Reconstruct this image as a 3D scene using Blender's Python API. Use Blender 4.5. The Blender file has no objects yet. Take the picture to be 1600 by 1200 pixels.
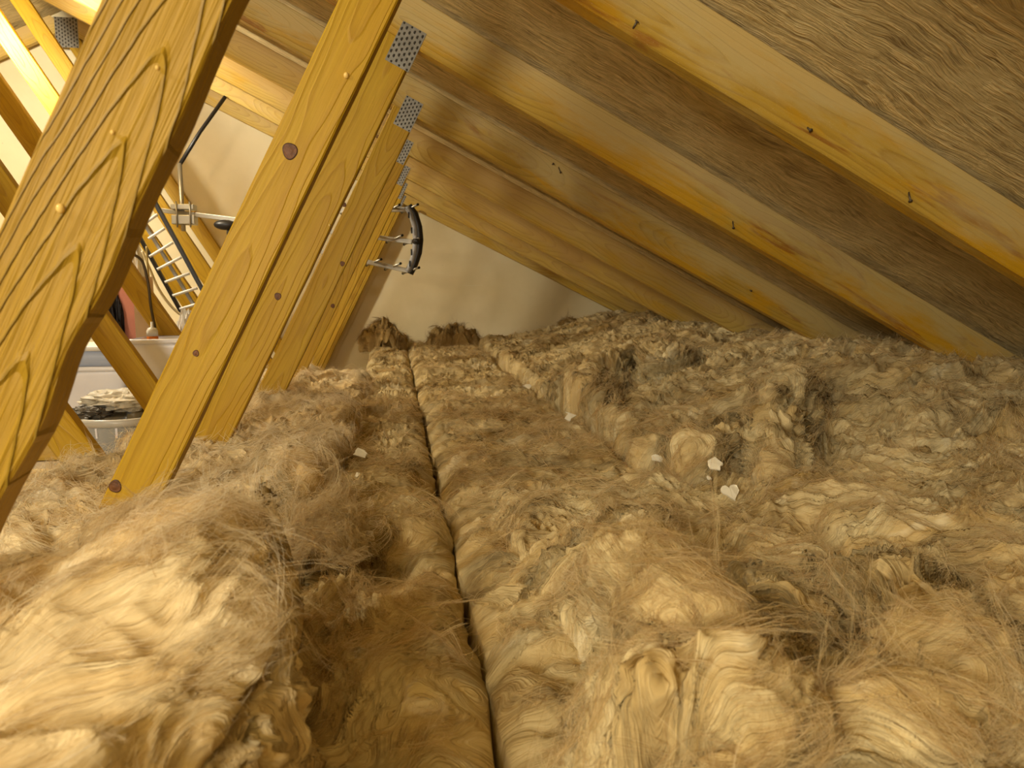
import bpy, math, random
import numpy as np
from mathutils import Matrix, Vector

# ---------------------------------------------------------------- camera, world, lights, exposure
scn = bpy.context.scene
COL = scn.collection
H = 0.62                                   # camera height above the ceiling boards of the rooms below
F_PX, YAW, PIT = 1173.8, 0.1564, 0.1235
cam_d = bpy.data.cameras.new('camera')
cam_d.sensor_width = 36.0
cam_d.lens = F_PX / 1600 * 36.0
cam_d.clip_start = 0.02
cam_d.dof.use_dof = True
cam_d.dof.focus_distance = 1.5
cam_d.dof.aperture_fstop = 13
cam = bpy.data.objects.new('camera', cam_d)
COL.objects.link(cam)
cam.location = (0, 0, H)
cam.rotation_euler = (math.pi / 2 - PIT, 0, -YAW)
scn.camera = cam

world = bpy.data.worlds.new('world')
scn.world = world
world.use_nodes = True
world.node_tree.nodes['Background'].inputs[0].default_value = (0.9, 0.7, 0.4, 1)
world.node_tree.nodes['Background'].inputs[1].default_value = 0.012

def lamp(name, loc, power, size, col):
    d = bpy.data.lights.new(name, 'POINT')
    d.energy = power
    d.shadow_soft_size = size
    d.color = col
    o = bpy.data.objects.new(name, d)
    o.location = (loc[0], loc[1], loc[2] + H)
    COL.objects.link(o)
WARM = (1.0, 0.94, 0.79)
lamp('attic_bulb_behind', (-0.84, -1.15, 0.34), 60, 0.20, WARM)
lamp('fill_light_middle', (-1.45, 0.35, 0.92), 19, 0.12, WARM)  # unseen fill light, added to brighten the insulation in the middle distance
lamp('attic_bulb_far', (-1.72, 3.12, 1.12), 52, 0.09, WARM)

scn.view_settings.view_transform = 'Standard'
scn.view_settings.look = 'None'
scn.view_settings.gamma = 1.0
scn.view_settings.exposure = 1.15
scn.view_settings.use_curve_mapping = False

random.seed(7)
RNG = np.random.default_rng(11)

# ---------------------------------------------------------------- helpers
_fw = np.array([math.sin(YAW) * math.cos(PIT), math.cos(YAW) * math.cos(PIT), -math.sin(PIT)])
_rt = np.array([math.cos(YAW), -math.sin(YAW), 0.0])
_up = np.cross(_rt, _fw)

def ray(px, py):
    return _fw + _rt * (px - 800) / F_PX - _up * (py - 600) / F_PX
def aty(px, py, Y):
    d = ray(px, py); return d * (Y / d[1])
def atz(px, py, Z):
    d = ray(px, py); return d * (Z / d[2])

_P = np.random.default_rng(3).permutation(256); _P = np.concatenate([_P, _P, _P])
_G = np.random.default_rng(4).normal(size=(256, 3)); _G /= np.linalg.norm(_G, axis=1)[:, None]
def noise(x, y, z=0.0, seed=0):
    x, y, z = np.broadcast_arrays(np.asarray(x, float) + seed * 17.13, np.asarray(y, float) - seed * 9.71, np.asarray(z, float) + seed * 3.3)
    xi = np.floor(x).astype(int); yi = np.floor(y).astype(int); zi = np.floor(z).astype(int)
    xf, yf, zf = x - xi, y - yi, z - zi
    xi &= 255; yi &= 255; zi &= 255
    fd = lambda t: t * t * t * (t * (t * 6 - 15) + 10)
    u, v, w = fd(xf), fd(yf), fd(zf)
    out = 0.0
    for a in (0, 1):
        for b in (0, 1):
            for c in (0, 1):
                g = _G[_P[_P[_P[xi + a] + yi + b] + zi + c]]
                d = g[..., 0] * (xf - a) + g[..., 1] * (yf - b) + g[..., 2] * (zf - c)
                out = out + d * (u if a else 1 - u) * (v if b else 1 - v) * (w if c else 1 - w)
    return out * 1.5
def fbm(x, y, z=0.0, seed=0, o=3):
    s, a, f = 0.0, 1.0, 1.0
    for k in range(o):
        s = s + a * noise(x * f, y * f, z * f, seed + k); a *= 0.5; f *= 2.03
    return s

def smooth(a, b, x):
    t = np.clip((x - a) / (b - a), 0, 1); return t * t * (3 - 2 * t)

def mesh_from(name, verts, faces, mat, parent=None, smooth_shade=False, mats=None, midx=None):
    me = bpy.data.meshes.new(name)
    me.from_pydata([tuple(map(float, v)) for v in verts], [], [tuple(f) for f in faces])
    if smooth_shade:
        me.polygons.foreach_set('use_smooth', [True] * len(me.polygons))
    for m in (mats or [mat]):
        me.materials.append(m)
    if midx is not None:
        me.polygons.foreach_set('material_index', midx)
    me.update()
    o = bpy.data.objects.new(name, me)
    COL.objects.link(o)
    if parent is not None:
        o.parent = parent
    return o

def tag(o, label=None, cat=None, group=None, kind=None):
    if label: o['label'] = label
    if cat: o['category'] = cat
    if group: o['group'] = group
    if kind: o['kind'] = kind
    return o
def empty(name, loc, label, cat, group=None):
    o = bpy.data.objects.new(name, None)
    o.empty_display_size = 0.05
    COL.objects.link(o)
    o.location = (float(loc[0]), float(loc[1]), float(loc[2]))
    return tag(o, label, cat, group)
def local(o):            # parent's origin, so parts can be given in scene coordinates
    return np.array(o.location)

class MB:
    """collects shapes into one mesh, in camera-origin coordinates"""
    def __init__(s): s.v = []; s.f = []; s.m = []
    def add(s, verts, faces, m=0):
        b = len(s.v); s.v += [tuple(map(float, v)) for v in verts]; s.f += [tuple(i + b for i in f) for f in faces]; s.m += [m] * len(faces)
    def box(s, lo, hi, m=0, bev=0.0):
        x0, y0, z0 = lo; x1, y1, z1 = hi
        v = [(x, y, z) for x in (x0, x1) for y in (y0, y1) for z in (z0, z1)]
        s.add(v, [(0, 1, 3, 2), (4, 6, 7, 5), (0, 4, 5, 1), (2, 3, 7, 6), (0, 2, 6, 4), (1, 5, 7, 3)], m)
    def tube(s, pts, r, seg=10, m=0, caps=True, flat=None):
        pts = [np.array(p, float) for p in pts]; n = len(pts)
        rs = r if hasattr(r, '__len__') else [r] * n
        rings = []; prev = None
        for i in range(n):
            t = pts[min(i + 1, n - 1)] - pts[max(i - 1, 0)]; t /= np.linalg.norm(t)
            if prev is None:
                a = np.array([0, 0, 1.0]) if abs(t[2]) < 0.9 else np.array([0, 1.0, 0])
            else: a = prev
            b = np.cross(t, a); b /= np.linalg.norm(b); a = np.cross(b, t); prev = a
            fa, fb = flat if flat else (1, 1)
            rings.append([pts[i] + rs[i] * (fb * b * math.cos(q) + fa * a * math.sin(q)) for q in np.linspace(0, 2 * math.pi, seg, endpoint=False)])
        v = [p for rg in rings for p in rg]; f = []
        for i in range(n - 1):
            for k in range(seg):
                f.append((i * seg + k, i * seg + (k + 1) % seg, (i + 1) * seg + (k + 1) % seg, (i + 1) * seg + k))
        if caps:
            f.append(tuple(range(seg))[::-1]); f.append(tuple((n - 1) * seg + k for k in range(seg)))
        s.add(v, f, m)
    def bar(s, a, b, w, h, upv=(0, 0, 1), m=0):
        a = np.array(a, float); b = np.array(b, float); t = (b - a) / np.linalg.norm(b - a)
        u = np.array(upv, float); sd = np.cross(t, u); sd /= np.linalg.norm(sd); u = np.cross(sd, t)
        v = [p + sd * i * w / 2 + u * j * h / 2 for p in (a, b) for i, j in ((-1, -1), (1, -1), (1, 1), (-1, 1))]
        s.add(v, [(0, 1, 2, 3)[::-1], (4, 5, 6, 7), (0, 4, 5, 1)[::-1], (1, 5, 6, 2)[::-1], (2, 6, 7, 3)[::-1], (3, 7, 4, 0)[::-1]], m)
    def build(s, name, mat, parent=None, smooth_shade=False, mats=None, bevel=0.0):
        off = local(parent) if parent is not None else np.zeros(3)
        if parent is not None and parent.parent is not None: off = off + local(parent.parent)
        v = [np.array(p) - off for p in s.v]
        o = mesh_from(name, v, s.f, mat, parent, smooth_shade, mats, s.m if mats else None)
        if bevel:
            md = o.modifiers.new('bevel', 'BEVEL'); md.width = bevel; md.segments = 2; md.limit_method = 'ANGLE'
        return o

# ---------------------------------------------------------------- materials
def srgb(r, g, b):
    f = lambda c: ((c / 255 + 0.055) / 1.055) ** 2.4 if c > 10.3 else c / 255 / 12.92
    return (f(r), f(g), f(b), 1)
class NT:
    def __init__(s, name):
        s.m = bpy.data.materials.new(name); s.m.use_nodes = True
        s.t = s.m.node_tree; s.b = s.t.nodes['Principled BSDF']; s.out = s.t.nodes['Material Output']
    def n(s, typ, **kw):
        nd = s.t.nodes.new(typ)
        for k, v in kw.items():
            if k == 'inp':
                for a, b in v.items():
                    if hasattr(b, 'links') or isinstance(b, bpy.types.NodeSocket): s.t.links.new(b, nd.inputs[a])
                    else: nd.inputs[a].default_value = b
            else: setattr(nd, k, v)
        return nd
    def link(s, a, b): s.t.links.new(a, b)
    def math(s, op, a, b=0.0, c=None):
        nd = s.n('ShaderNodeMath', operation=op)
        for i, q in enumerate((a, b) if c is None else (a, b, c)):
            if isinstance(q, bpy.types.NodeSocket): s.link(q, nd.inputs[i])
            else: nd.inputs[i].default_value = q
        return nd.outputs[0]
    def ramp(s, fac, stops, interp='LINEAR'):
        nd = s.n('ShaderNodeValToRGB'); cr = nd.color_ramp; cr.interpolation = interp
        while len(cr.elements) > 1: cr.elements.remove(cr.elements[-1])
        for i, (p, c) in enumerate(stops):
            e = cr.elements[0] if i == 0 else cr.elements.new(p)
            e.position = p; e.color = c if len(c) == 4 else (*c, 1)
        s.link(fac, nd.inputs[0]); return nd.outputs[0]
    def mix(s, fac, a, b, blend='MIX'):
        nd = s.n('ShaderNodeMix', data_type='RGBA', blend_type=blend)
        for i, q in ((0, fac), (6, a), (7, b)):
            if isinstance(q, bpy.types.NodeSocket): s.link(q, nd.inputs[i])
            else: nd.inputs[i].default_value = q
        return nd.outputs[2]
    def noise(s, vec, scale, detail=3, rough=0.5, dist=0.0):
        nd = s.n('ShaderNodeTexNoise', inp={'Vector': vec, 'Scale': scale, 'Detail': detail, 'Roughness': rough, 'Distortion': dist})
        return nd.outputs['Fac']
    def mapping(s, vec, loc=(0, 0, 0), rot=(0, 0, 0), scale=(1, 1, 1)):
        nd = s.n('ShaderNodeMapping', inp={'Vector': vec, 'Location': loc, 'Rotation': rot, 'Scale': scale})
        return nd.outputs[0]
    def bump(s, h, strength, dist):
        nd = s.n('ShaderNodeBump', inp={'Height': h, 'Strength': strength, 'Distance': dist})
        s.link(nd.outputs[0], s.b.inputs['Normal']); return nd
X_NEAR = 0.686
W1 = (1, 1, 1, 1); K1 = (0, 0, 0, 1)

def wood_mat(name, pale, mid, dark, ring=130.0, tilt=0.05, bumpk=0.35, stain=None, dust=None, centre=(0.0, 0.0, -0.05), rough=0.55, ringmix=0.5, bdist=0.002, knots=True, cath=None):
    T = NT(name)
    tc = T.n('ShaderNodeTexCoord').outputs['Object']
    oi = T.n('ShaderNodeObjectInfo').outputs['Random']
    sh = T.math('MULTIPLY', oi, 37.0)
    cmb = T.n('ShaderNodeCombineXYZ', inp={0: sh, 1: 0.0, 2: 0.0}).outputs[0]
    v = T.n('ShaderNodeVectorMath', operation='ADD'); T.link(tc, v.inputs[0]); T.link(cmb, v.inputs[1]); v = v.outputs[0]
    sx = T.n('ShaderNodeSeparateXYZ'); T.link(v, sx.inputs[0])
    X, Y, Z = sx.outputs
    warp = T.noise(T.mapping(v, scale=(2.0, 7, 7)), 1.0, 3, 0.55)
    warp2 = T.noise(T.mapping(v, scale=(9, 40, 40)), 1.0, 2)
    # log heart wanders along the board: ring distance swings in X -> cathedral arches
    swing = T.math('MULTIPLY', T.math('SUBTRACT', T.noise(T.mapping(v, scale=(1.6, 0.5, 0.5)), 1.0, 1), 0.5), tilt * 4)
    zc = T.math('ADD', Z, T.math('MULTIPLY', T.math('SUBTRACT', T.noise(T.mapping(v, loc=(5, 0, 0), scale=(0.9, .3, .3)), 1.0, 1), 0.5), 0.05))
    yc = T.math('ADD', T.math('ADD', Y, 0.02), swing)
    r = T.math('SQRT', T.math('ADD', T.math('POWER', T.math('MULTIPLY', zc, 0.75), 2.0), T.math('POWER', yc, 2.0)))
    r = T.math('ADD', r, T.math('MULTIPLY', T.math('SUBTRACT', warp, 0.5), 0.03))
    r = T.math('ADD', r, T.math('MULTIPLY', T.math('SUBTRACT', warp2, 0.5), 0.003))
    saw = T.math('FRACT', T.math('MULTIPLY', r, ring))
    line = T.ramp(saw, [(0, K1), (0.62, (0.25, .25, .25, 1)), (0.9, W1), (1, K1)])
    if cath:      # one flat-sawn board: nested arches that open towards the foot
        pitch, k, z0, x0 = cath
        sx2 = T.n('ShaderNodeSeparateXYZ'); T.link(tc, sx2.inputs[0])
        wob = T.math('SUBTRACT', T.noise(T.mapping(tc, scale=(12, 3, 30)), 1.0, 3, 0.6), 0.5)
        zz = T.math('SUBTRACT', T.math('ADD', sx2.outputs[2], T.math('MULTIPLY', wob, 0.006)), z0)
        f = T.math('MULTIPLY_ADD', T.math('POWER', T.math('ABSOLUTE', zz), 1.6), k, T.math('SUBTRACT', sx2.outputs[0], x0))
        f = T.math('ADD', f, T.math('MULTIPLY', T.math('SUBTRACT', T.noise(T.mapping(tc, loc=(3, 0, 0), scale=(5, 2, 14)), 1.0, 4, 0.6), 0.5), 0.06))
        saw = T.math('FRACT', T.math('DIVIDE', f, pitch))
        line = T.ramp(saw, [(0, (.15, .15, .15, 1)), (0.08, K1), (0.82, (.06, .06, .06, 1)), (0.93, W1), (1, (.15, .15, .15, 1))])
    fine = T.noise(T.mapping(v, scale=(6, 220, 220)), 1.0, 3, 0.6)
    big = T.noise(T.mapping(v, scale=(2.2, 9, 9)), 1.0, 3, 0.6)
    c = T.mix(T.ramp(big, [(0.3, K1), (0.7, W1)]), pale, mid)
    c = T.mix(T.math('MULTIPLY', line, ringmix), c, dark)
    c = T.mix(T.math('MULTIPLY', T.ramp(fine, [(0.35, W1), (0.62, K1)]), 0.25), c, dark)
    if stain:
        st = T.noise(T.mapping(v, loc=(3, 1, 2), scale=(2.6, 10, 10)), 1.0, 5, 0.62, 0.4)
        for lo, hi, colr, k in stain:
            c = T.mix(T.math('MULTIPLY', T.ramp(st, [(lo, K1), (hi, W1)]), k), c, colr)
            st = T.noise(T.mapping(v, loc=(11 * lo, 4, 7), scale=(2.0, 9, 14)), 1.0, 5, 0.65, 0.6)
    if dust:
        du = T.noise(T.mapping(v, loc=(1, 8, 2), scale=(3, 14, 14)), 1.0, 5, 0.7)
        c = T.mix(T.math('MULTIPLY', T.ramp(T.math('ADD', du, T.math('MULTIPLY', Z, 4.0)), [(0.36, K1), (0.60, W1)]), 0.75), c, dust)
        sp = T.noise(v, 420, 2, 0.8)
        c = T.mix(T.math('MULTIPLY', T.ramp(sp, [(0.62, K1), (0.72, W1)]), 0.45), c, srgb(214, 190, 140))
    # knots
    vo = T.n('ShaderNodeTexVoronoi', feature='F1', inp={'Vector': T.mapping(v, loc=(0.3, 0, 0.13), scale=(3.0, 6, 8.0)), 'Scale': 1.0, 'Randomness': 1.0}).outputs['Distance']
    kn = T.ramp(T.math('ADD', vo, T.math('MULTIPLY', T.math('SUBTRACT', warp2, .5), 0.05)), [(0.0, W1), (0.055, (.7, .7, .7, 1)), (0.075, W1), (0.095, K1)])
    if knots: c = T.mix(kn, c, (dark[0] * .42, dark[1] * .33, dark[2] * .4, 1))
    T.link(c, T.b.inputs['Base Color'])
    T.b.inputs['Roughness'].default_value = rough
    T.b.inputs['Specular IOR Level'].default_value = 0.35
    h = T.math('ADD', T.math('MULTIPLY', line, 0.8), T.math('MULTIPLY', fine, 0.7))
    h = T.math('ADD', h, T.math('MULTIPLY', warp2, 0.5))
    T.bump(h, bumpk, bdist)
    return T.m

M_WEB = wood_mat('web_pine', srgb(192, 156, 28), srgb(178, 136, 8), srgb(142, 98, 6), ring=150, bumpk=0.45, knots=False, tilt=0.014, ringmix=0.4)
M_WEB_NEAR = wood_mat('near_web_pine', srgb(166, 131, 26), srgb(157, 120, 14), srgb(114, 84, 8), bumpk=0.8, ringmix=0.06, bdist=0.006, knots=False, cath=(0.0693, 44.8, -0.0105, X_NEAR))
M_RAFT = wood_mat('rafter_pine', srgb(194, 160, 70), srgb(178, 141, 36), srgb(140, 102, 28), ring=120, bumpk=0.3,
                  stain=[(0.48, 0.56, srgb(192, 142, 6), 0.8), (0.57, 0.62, srgb(138, 82, 20), 0.75)], dust=srgb(190, 168, 112))
M_RAFT_CLEAN = wood_mat('clean_rafter_pine', srgb(212, 186, 106), srgb(198, 164, 72), srgb(156, 120, 46), ring=120, bumpk=0.3,
                  stain=[(0.5, 0.66, srgb(200, 156, 30), 0.7)], dust=srgb(196, 164, 104))

def osb_mat():
    T = NT('strand_board')
    tc = T.n('ShaderNodeTexCoord').outputs['Object']
    wv = T.n('ShaderNodeTexNoise', inp={'Vector': tc, 'Scale': 5.0, 'Detail': 3.0}).outputs['Color']
    mx = T.n('ShaderNodeVectorMath', operation='MULTIPLY_ADD'); T.link(wv, mx.inputs[0]); mx.inputs[1].default_value = (0.11, 0.11, 0.11); T.link(tc, mx.inputs[2])
    v = mx.outputs[0]
    col = None; hh = None
    base = T.noise(v, 7, 6, 0.7)
    c = T.ramp(base, [(0.3, srgb(164, 142, 92)), (0.5, srgb(198, 176, 120)), (0.72, srgb(218, 200, 146))])
    for i, ang in enumerate((0.25, 0.9, -0.35, 1.7, 0.55, -0.8)):
        sc = (6, 105, 40) if i % 2 else (11, 190, 40)
        p = T.mapping(v, loc=(i * 3.1, i * 1.7, 0), rot=(0, 0, ang), scale=sc)
        s_ = T.noise(p, 1.0, 3, 0.65)
        gate = T.ramp(T.noise(T.mapping(tc, loc=(i * 7, 2, 0)), 8.0, 3, 0.6), [(0.44, K1), (0.54, W1)])
        hi = T.math('MULTIPLY', T.ramp(s_, [(0.54, K1), (0.64, W1)]), gate)
        lo = T.math('MULTIPLY', T.ramp(s_, [(0.34, W1), (0.44, K1)]), gate)
        c = T.mix(T.math('MULTIPLY', hi, 0.75), c, srgb(234, 208, 146))
        c = T.mix(T.math('MULTIPLY', lo, 0.5), c, srgb(120, 94, 52))
        t = T.math('SUBTRACT', hi, lo)
        hh = t if hh is None else T.math('ADD', hh, t)
    T.link(c, T.b.inputs['Base Color']); T.b.inputs['Roughness'].default_value = 0.85
    T.bump(hh, 0.5, 0.004)
    return T.m
M_OSB = osb_mat()

def plain(name, col, rough=0.6, metal=0.0, var=0.12, scale=6.0, bump=0.0, bscale=60.0, spec=0.4, trans=0.0, alpha=None):
    T = NT(name)
    tc = T.n('ShaderNodeTexCoord').outputs['Object']
    n_ = T.noise(tc, scale, 5, 0.6)
    dk = (col[0] * (1 - var * 2), col[1] * (1 - var * 2), col[2] * (1 - var * 2), 1)
    lt = tuple(min(1, q * (1 + var)) for q in col[:3]) + (1,)
    T.link(T.ramp(n_, [(0.25, dk), (0.75, lt)]), T.b.inputs['Base Color'])
    T.b.inputs['Roughness'].default_value = rough; T.b.inputs['Metallic'].default_value = metal
    T.b.inputs['Specular IOR Level'].default_value = spec
    if trans: T.b.inputs['Transmission Weight'].default_value = trans
    if alpha is not None: T.b.inputs['Alpha'].default_value = alpha
    if bump: T.bump(T.noise(tc, bscale, 4, 0.6), bump, 0.002)
    return T.m

def wall_mat():
    T = NT('painted_gable_board')
    tc = T.n('ShaderNodeTexCoord').outputs['Object']
    a = T.noise(tc, 2.2, 5, 0.6)
    c = T.ramp(a, [(0.3, srgb(222, 206, 160)), (0.7, srgb(236, 222, 182))])
    sc = T.noise(T.mapping(tc, rot=(0, 0.6, 0), scale=(3, 20, 60)), 1.0, 5, 0.7)
    c = T.mix(T.math('MULTIPLY', T.ramp(sc, [(0.66, K1), (0.74, W1)]), 0.5), c, srgb(232, 226, 206))
    sp = T.noise(tc, 46, 2, 0.5)
    c = T.mix(T.math('MULTIPLY', T.ramp(sp, [(0.76, K1), (0.8, W1)]), 0.5), c, srgb(130, 108, 70))
    T.link(c, T.b.inputs['Base Color']); T.b.inputs['Roughness'].default_value = 0.6
    T.bump(T.noise(tc, 22, 5, 0.6), 0.15, 0.004)
    return T.m
M_WALL = wall_mat()

def wool_mat(name, cream, tan, dark, k_dark=0.55, white=None):
    T = NT(name)
    uv = T.n('ShaderNodeUVMap', uv_map='flow').outputs[0]
    tc = T.n('ShaderNodeTexCoord').outputs['Object']
    patch = T.noise(T.mapping(uv, scale=(5, 12, 1)), 1.0, 4, 0.6, 0.6)
    st1 = T.noise(T.mapping(uv, scale=(14, 130, 1)), 1.0, 4, 0.65, 0.5)
    st2 = T.noise(T.mapping(uv, scale=(26, 460, 1)), 1.0, 3, 0.6, 0.3)
    clod = T.noise(tc, 9, 4, 0.65, 0.5)
    c = T.ramp(patch, [(0.3, tan), (0.62, cream)])
    c = T.mix(T.math('MULTIPLY', T.ramp(clod, [(0.3, W1), (0.48, K1)]), k_dark), c, dark)
    if white: c = T.mix(T.math('MULTIPLY', T.ramp(clod, [(0.58, K1), (0.7, W1)]), 0.6), c, white)
    c = T.mix(T.math('MULTIPLY', T.ramp(st1, [(0.32, W1), (0.5, K1)]), 0.45), c, tan)
    c = T.mix(T.math('MULTIPLY', T.ramp(st2, [(0.55, K1), (0.7, W1)]), 0.3), c, cream)
    T.link(c, T.b.inputs['Base Color']); T.b.inputs['Roughness'].default_value = 0.95
    T.b.inputs['Specular IOR Level'].default_value = 0.05
    h = T.math('ADD', T.math('MULTIPLY', st1, 1.0), T.math('MULTIPLY', st2, 0.45))
    T.bump(h, 0.9, 0.008)
    return T.m
def fibre_mat(name, cols):
    T = NT(name)
    r = T.n('ShaderNodeHairInfo').outputs['Random']
    tc = T.n('ShaderNodeTexCoord').outputs['Object']
    c = T.ramp(r, [(i / (len(cols) - 1), q) for i, q in enumerate(cols)])
    T.b.inputs['Roughness'].default_value = 0.8; T.b.inputs['Specular IOR Level'].default_value = 0.1
    T.link(c, T.b.inputs['Base Color'])
    tr = T.n('ShaderNodeBsdfTranslucent'); T.link(c, tr.inputs[0])
    ms = T.n('ShaderNodeMixShader', inp={0: 0.35}); T.link(T.b.outputs[0], ms.inputs[1]); T.link(tr.outputs[0], ms.inputs[2])
    T.link(ms.outputs[0], T.out.inputs[0])
    return T.m
CREAM, TAN, DARK, WHITE = srgb(222, 204, 156), srgb(174, 144, 86), srgb(88, 66, 34), srgb(242, 234, 210)
M_WOOL = wool_mat('mineral_wool', CREAM, TAN, DARK, 0.75, srgb(232, 220, 184))
M_WOOL_PALE = wool_mat('pale_mineral_wool', srgb(232, 214, 172), srgb(200, 168, 110), DARK, 0.3, WHITE)
M_WOOL_BROWN = wool_mat('brown_mineral_wool', srgb(190, 164, 110), srgb(146, 118, 70), srgb(82, 62, 34), 0.7)
M_FIB = fibre_mat('wool_fibre', [TAN, CREAM, srgb(206, 176, 120), srgb(232, 214, 172), srgb(168, 126, 70)])
M_FIB_PALE = fibre_mat('pale_wool_fibre', [CREAM, WHITE, srgb(222, 196, 146), srgb(240, 228, 198), srgb(190, 156, 100)])
M_FIB_BROWN = fibre_mat('brown_wool_fibre', [TAN, srgb(150, 118, 68), srgb(112, 86, 48), srgb(186, 156, 100)])

M_PLATE = plain('galvanised_steel', srgb(150, 146, 134), 0.42, 0.75, 0.15, 60)
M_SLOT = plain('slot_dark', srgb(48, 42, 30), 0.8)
M_NAIL = plain('dull_nail', srgb(96, 84, 66), 0.5, 0.6)
M_RESIN = plain('resin_drop', srgb(232, 196, 112), 0.25)
M_BLACK = plain('black_plastic', srgb(34, 32, 32), 0.4, spec=0.5)
M_ALU = plain('aluminium', srgb(176, 172, 160), 0.38, 0.8, 0.06)
M_GREY = plain('grey_plastic', srgb(150, 148, 146), 0.45)
M_WHITE = plain('white_plastic', srgb(236, 232, 224), 0.4)
M_FLAKE = plain('plaster_flake', srgb(240, 232, 206), 0.8)
M_BOARD = plain('plasterboard', srgb(150, 134, 108), 0.8)

# ---------------------------------------------------------------- large structure
SP, Y0 = 0.6014, 0.5275
TY = lambda n: Y0 + SP * n                 # front face of truss n
JPX = {2: (652, 85), 3: (652, 189), 4: (641, 246), 5: (637, 281), 6: (634, 303), 7: (632, 320)}
RPX = {1: ((865, 0), (1600, 450)), 2: ((652, 85), (1490, 572)), 3: ((652, 189), (1270, 535)), 7: ((632, 320), (985, 500))}
AL, BE = 0.4722, 1.1076                    # rafter pitch, outer web angle
TH = 0.035
def joint(n):
    if n in JPX:
        return aty(*JPX[n], TY(n) + TH)
    return np.array([0.0747, TY(n) + TH, 0.5176])
def rafter_line(n):                        # a point and the pitch of the lower arris
    if n in RPX:
        a = aty(*RPX[n][0], TY(n) + TH); b = aty(*RPX[n][1], TY(n) + TH)
        return a, math.atan2(-(b[2] - a[2]), b[0] - a[0])
    return joint(n), AL
APX = -1.79
RD = 0.097
YW = 4.83                                  # gable wall face
FLOOR = -H
CH_TOP = FLOOR + 0.1

zr = lambda x: 0.5176 + RD / math.cos(AL) + 0.012 - (x - 0.0747) * math.tan(AL)   # underside of the roof boards
def slab(name, verts4, thick, mat, kind='structure'):
    v = [np.array(p, float) for p in verts4]
    nrm = np.cross(v[1] - v[0], v[3] - v[0]); nrm /= np.linalg.norm(nrm)
    vv = v + [p + nrm * thick for p in v]
    o = mesh_from(name, vv, [(0, 1, 2, 3), (7, 6, 5, 4), (0, 4, 5, 1), (1, 5, 6, 2), (2, 6, 7, 3), (3, 7, 4, 0)], mat)
    return tag(o, kind=kind)
YB = -4.6
XE = 2.05; XL = 2 * APX - XE
# right slope in its own plane so the strands lie flat in object space
def roof(name, sgn):
    L = (XE - APX) / math.cos(AL); W = YW - YB
    v = [(0, 0, 0), (L, 0, 0), (L, W, 0), (0, W, 0)]
    o = slab(name, v, 0.015, M_OSB)
    o.matrix_world = Matrix.Translation((APX, YB if sgn > 0 else YW, zr(APX))) @ (Matrix.Identity(4) if sgn > 0 else Matrix.Rotation(math.pi, 4, 'Z')) @ Matrix.Rotation(AL, 4, 'Y')
    return o
tag(roof('ceiling', 1), 'brown strand board roof underside behind the right-hand rafters', 'ceiling')
tag(roof('ceiling', -1), 'strand board underside of the far roof slope', 'ceiling')
tag(slab('floor', [(XL, YB, FLOOR), (XE, YB, FLOOR), (XE, YW, FLOOR), (XL, YW, FLOOR)], -0.012, M_BOARD), 'plasterboard floor under the insulation', 'floor')
def gable(name, y, mat, d):
    v = [(XL, y, FLOOR), (XE, y, FLOOR), (XE, y, zr(XE)), (APX, y, zr(APX)), (XL, y, zr(XE))]
    vv = v + [(a, y + d, c) for a, b, c in v]
    f = [(0, 1, 2, 3, 4), (9, 8, 7, 6, 5)] + [(i, i + 5, (i + 1) % 5 + 5, (i + 1) % 5) for i in range(5)]
    return tag(mesh_from(name, vv, f, mat), kind='structure')
tag(gable('wall_far', YW, M_WALL, 0.1), 'cream painted gable wall at the far end', 'wall')
tag(gable('wall_near', YB, M_OSB, -0.1), 'gable wall behind the viewer', 'wall')

# ---------------------------------------------------------------- trusses
def timber(name, a, b, width, y, mat, parent, cut_a=0.0, cut_b=0.0, thick=TH, wobble=0.0008, wane=None, yoff=0.0, seed=0, step=0.012):
    """board in the truss plane from a to b (x, z of the centre line); local X runs along it"""
    a = np.array(a, float); b = np.array(b, float); L = np.linalg.norm(b - a)
    n = max(2, int(L / step)); hw = width / 2; c = 0.0022
    sec = [(c, -hw), (thick - c, -hw), (thick, -hw + c), (thick, hw - c), (thick - c, hw), (c, hw), (0, hw - c), (0, -hw + c)]
    V = []
    for i in range(n + 1):
        t = i / n
        for yy, zz in sec:
            x = t * L + (1 - t) * cut_a * zz + t * cut_b * zz
            w = wobble * (noise(x * 9, zz * 9, yy * 20, seed) + 0.5 * noise(x * 31, zz * 30, yy * 20, seed + 3))
            z2 = zz + (w if zz > 0 else -w) + 0.4 * wobble * float(noise(x * 2, 3.3, 0, seed))
            if wane:
                z2 += wane(x, zz, yy)
            V.append((x, yy + 0.3 * float(w), float(z2)))
    Fc = []
    for i in range(n):
        for k in range(8):
            Fc.append((i * 8 + k, i * 8 + (k + 1) % 8, (i + 1) * 8 + (k + 1) % 8, (i + 1) * 8 + k))
    Fc.append(tuple(range(8))[::-1]); Fc.append(tuple(n * 8 + k for k in range(8)))
    o = mesh_from(name, V, Fc, mat, parent)
    t = (b - a) / L
    R = Matrix(((t[0], 0, -t[1], 0), (0, 1, 0, 0), (t[1], 0, t[0], 0), (0, 0, 0, 1)))
    off = Vector(parent.location)
    o.matrix_local = Matrix.Translation(Vector((a[0], y + yoff, a[1])) - off) @ R
    return o

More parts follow.
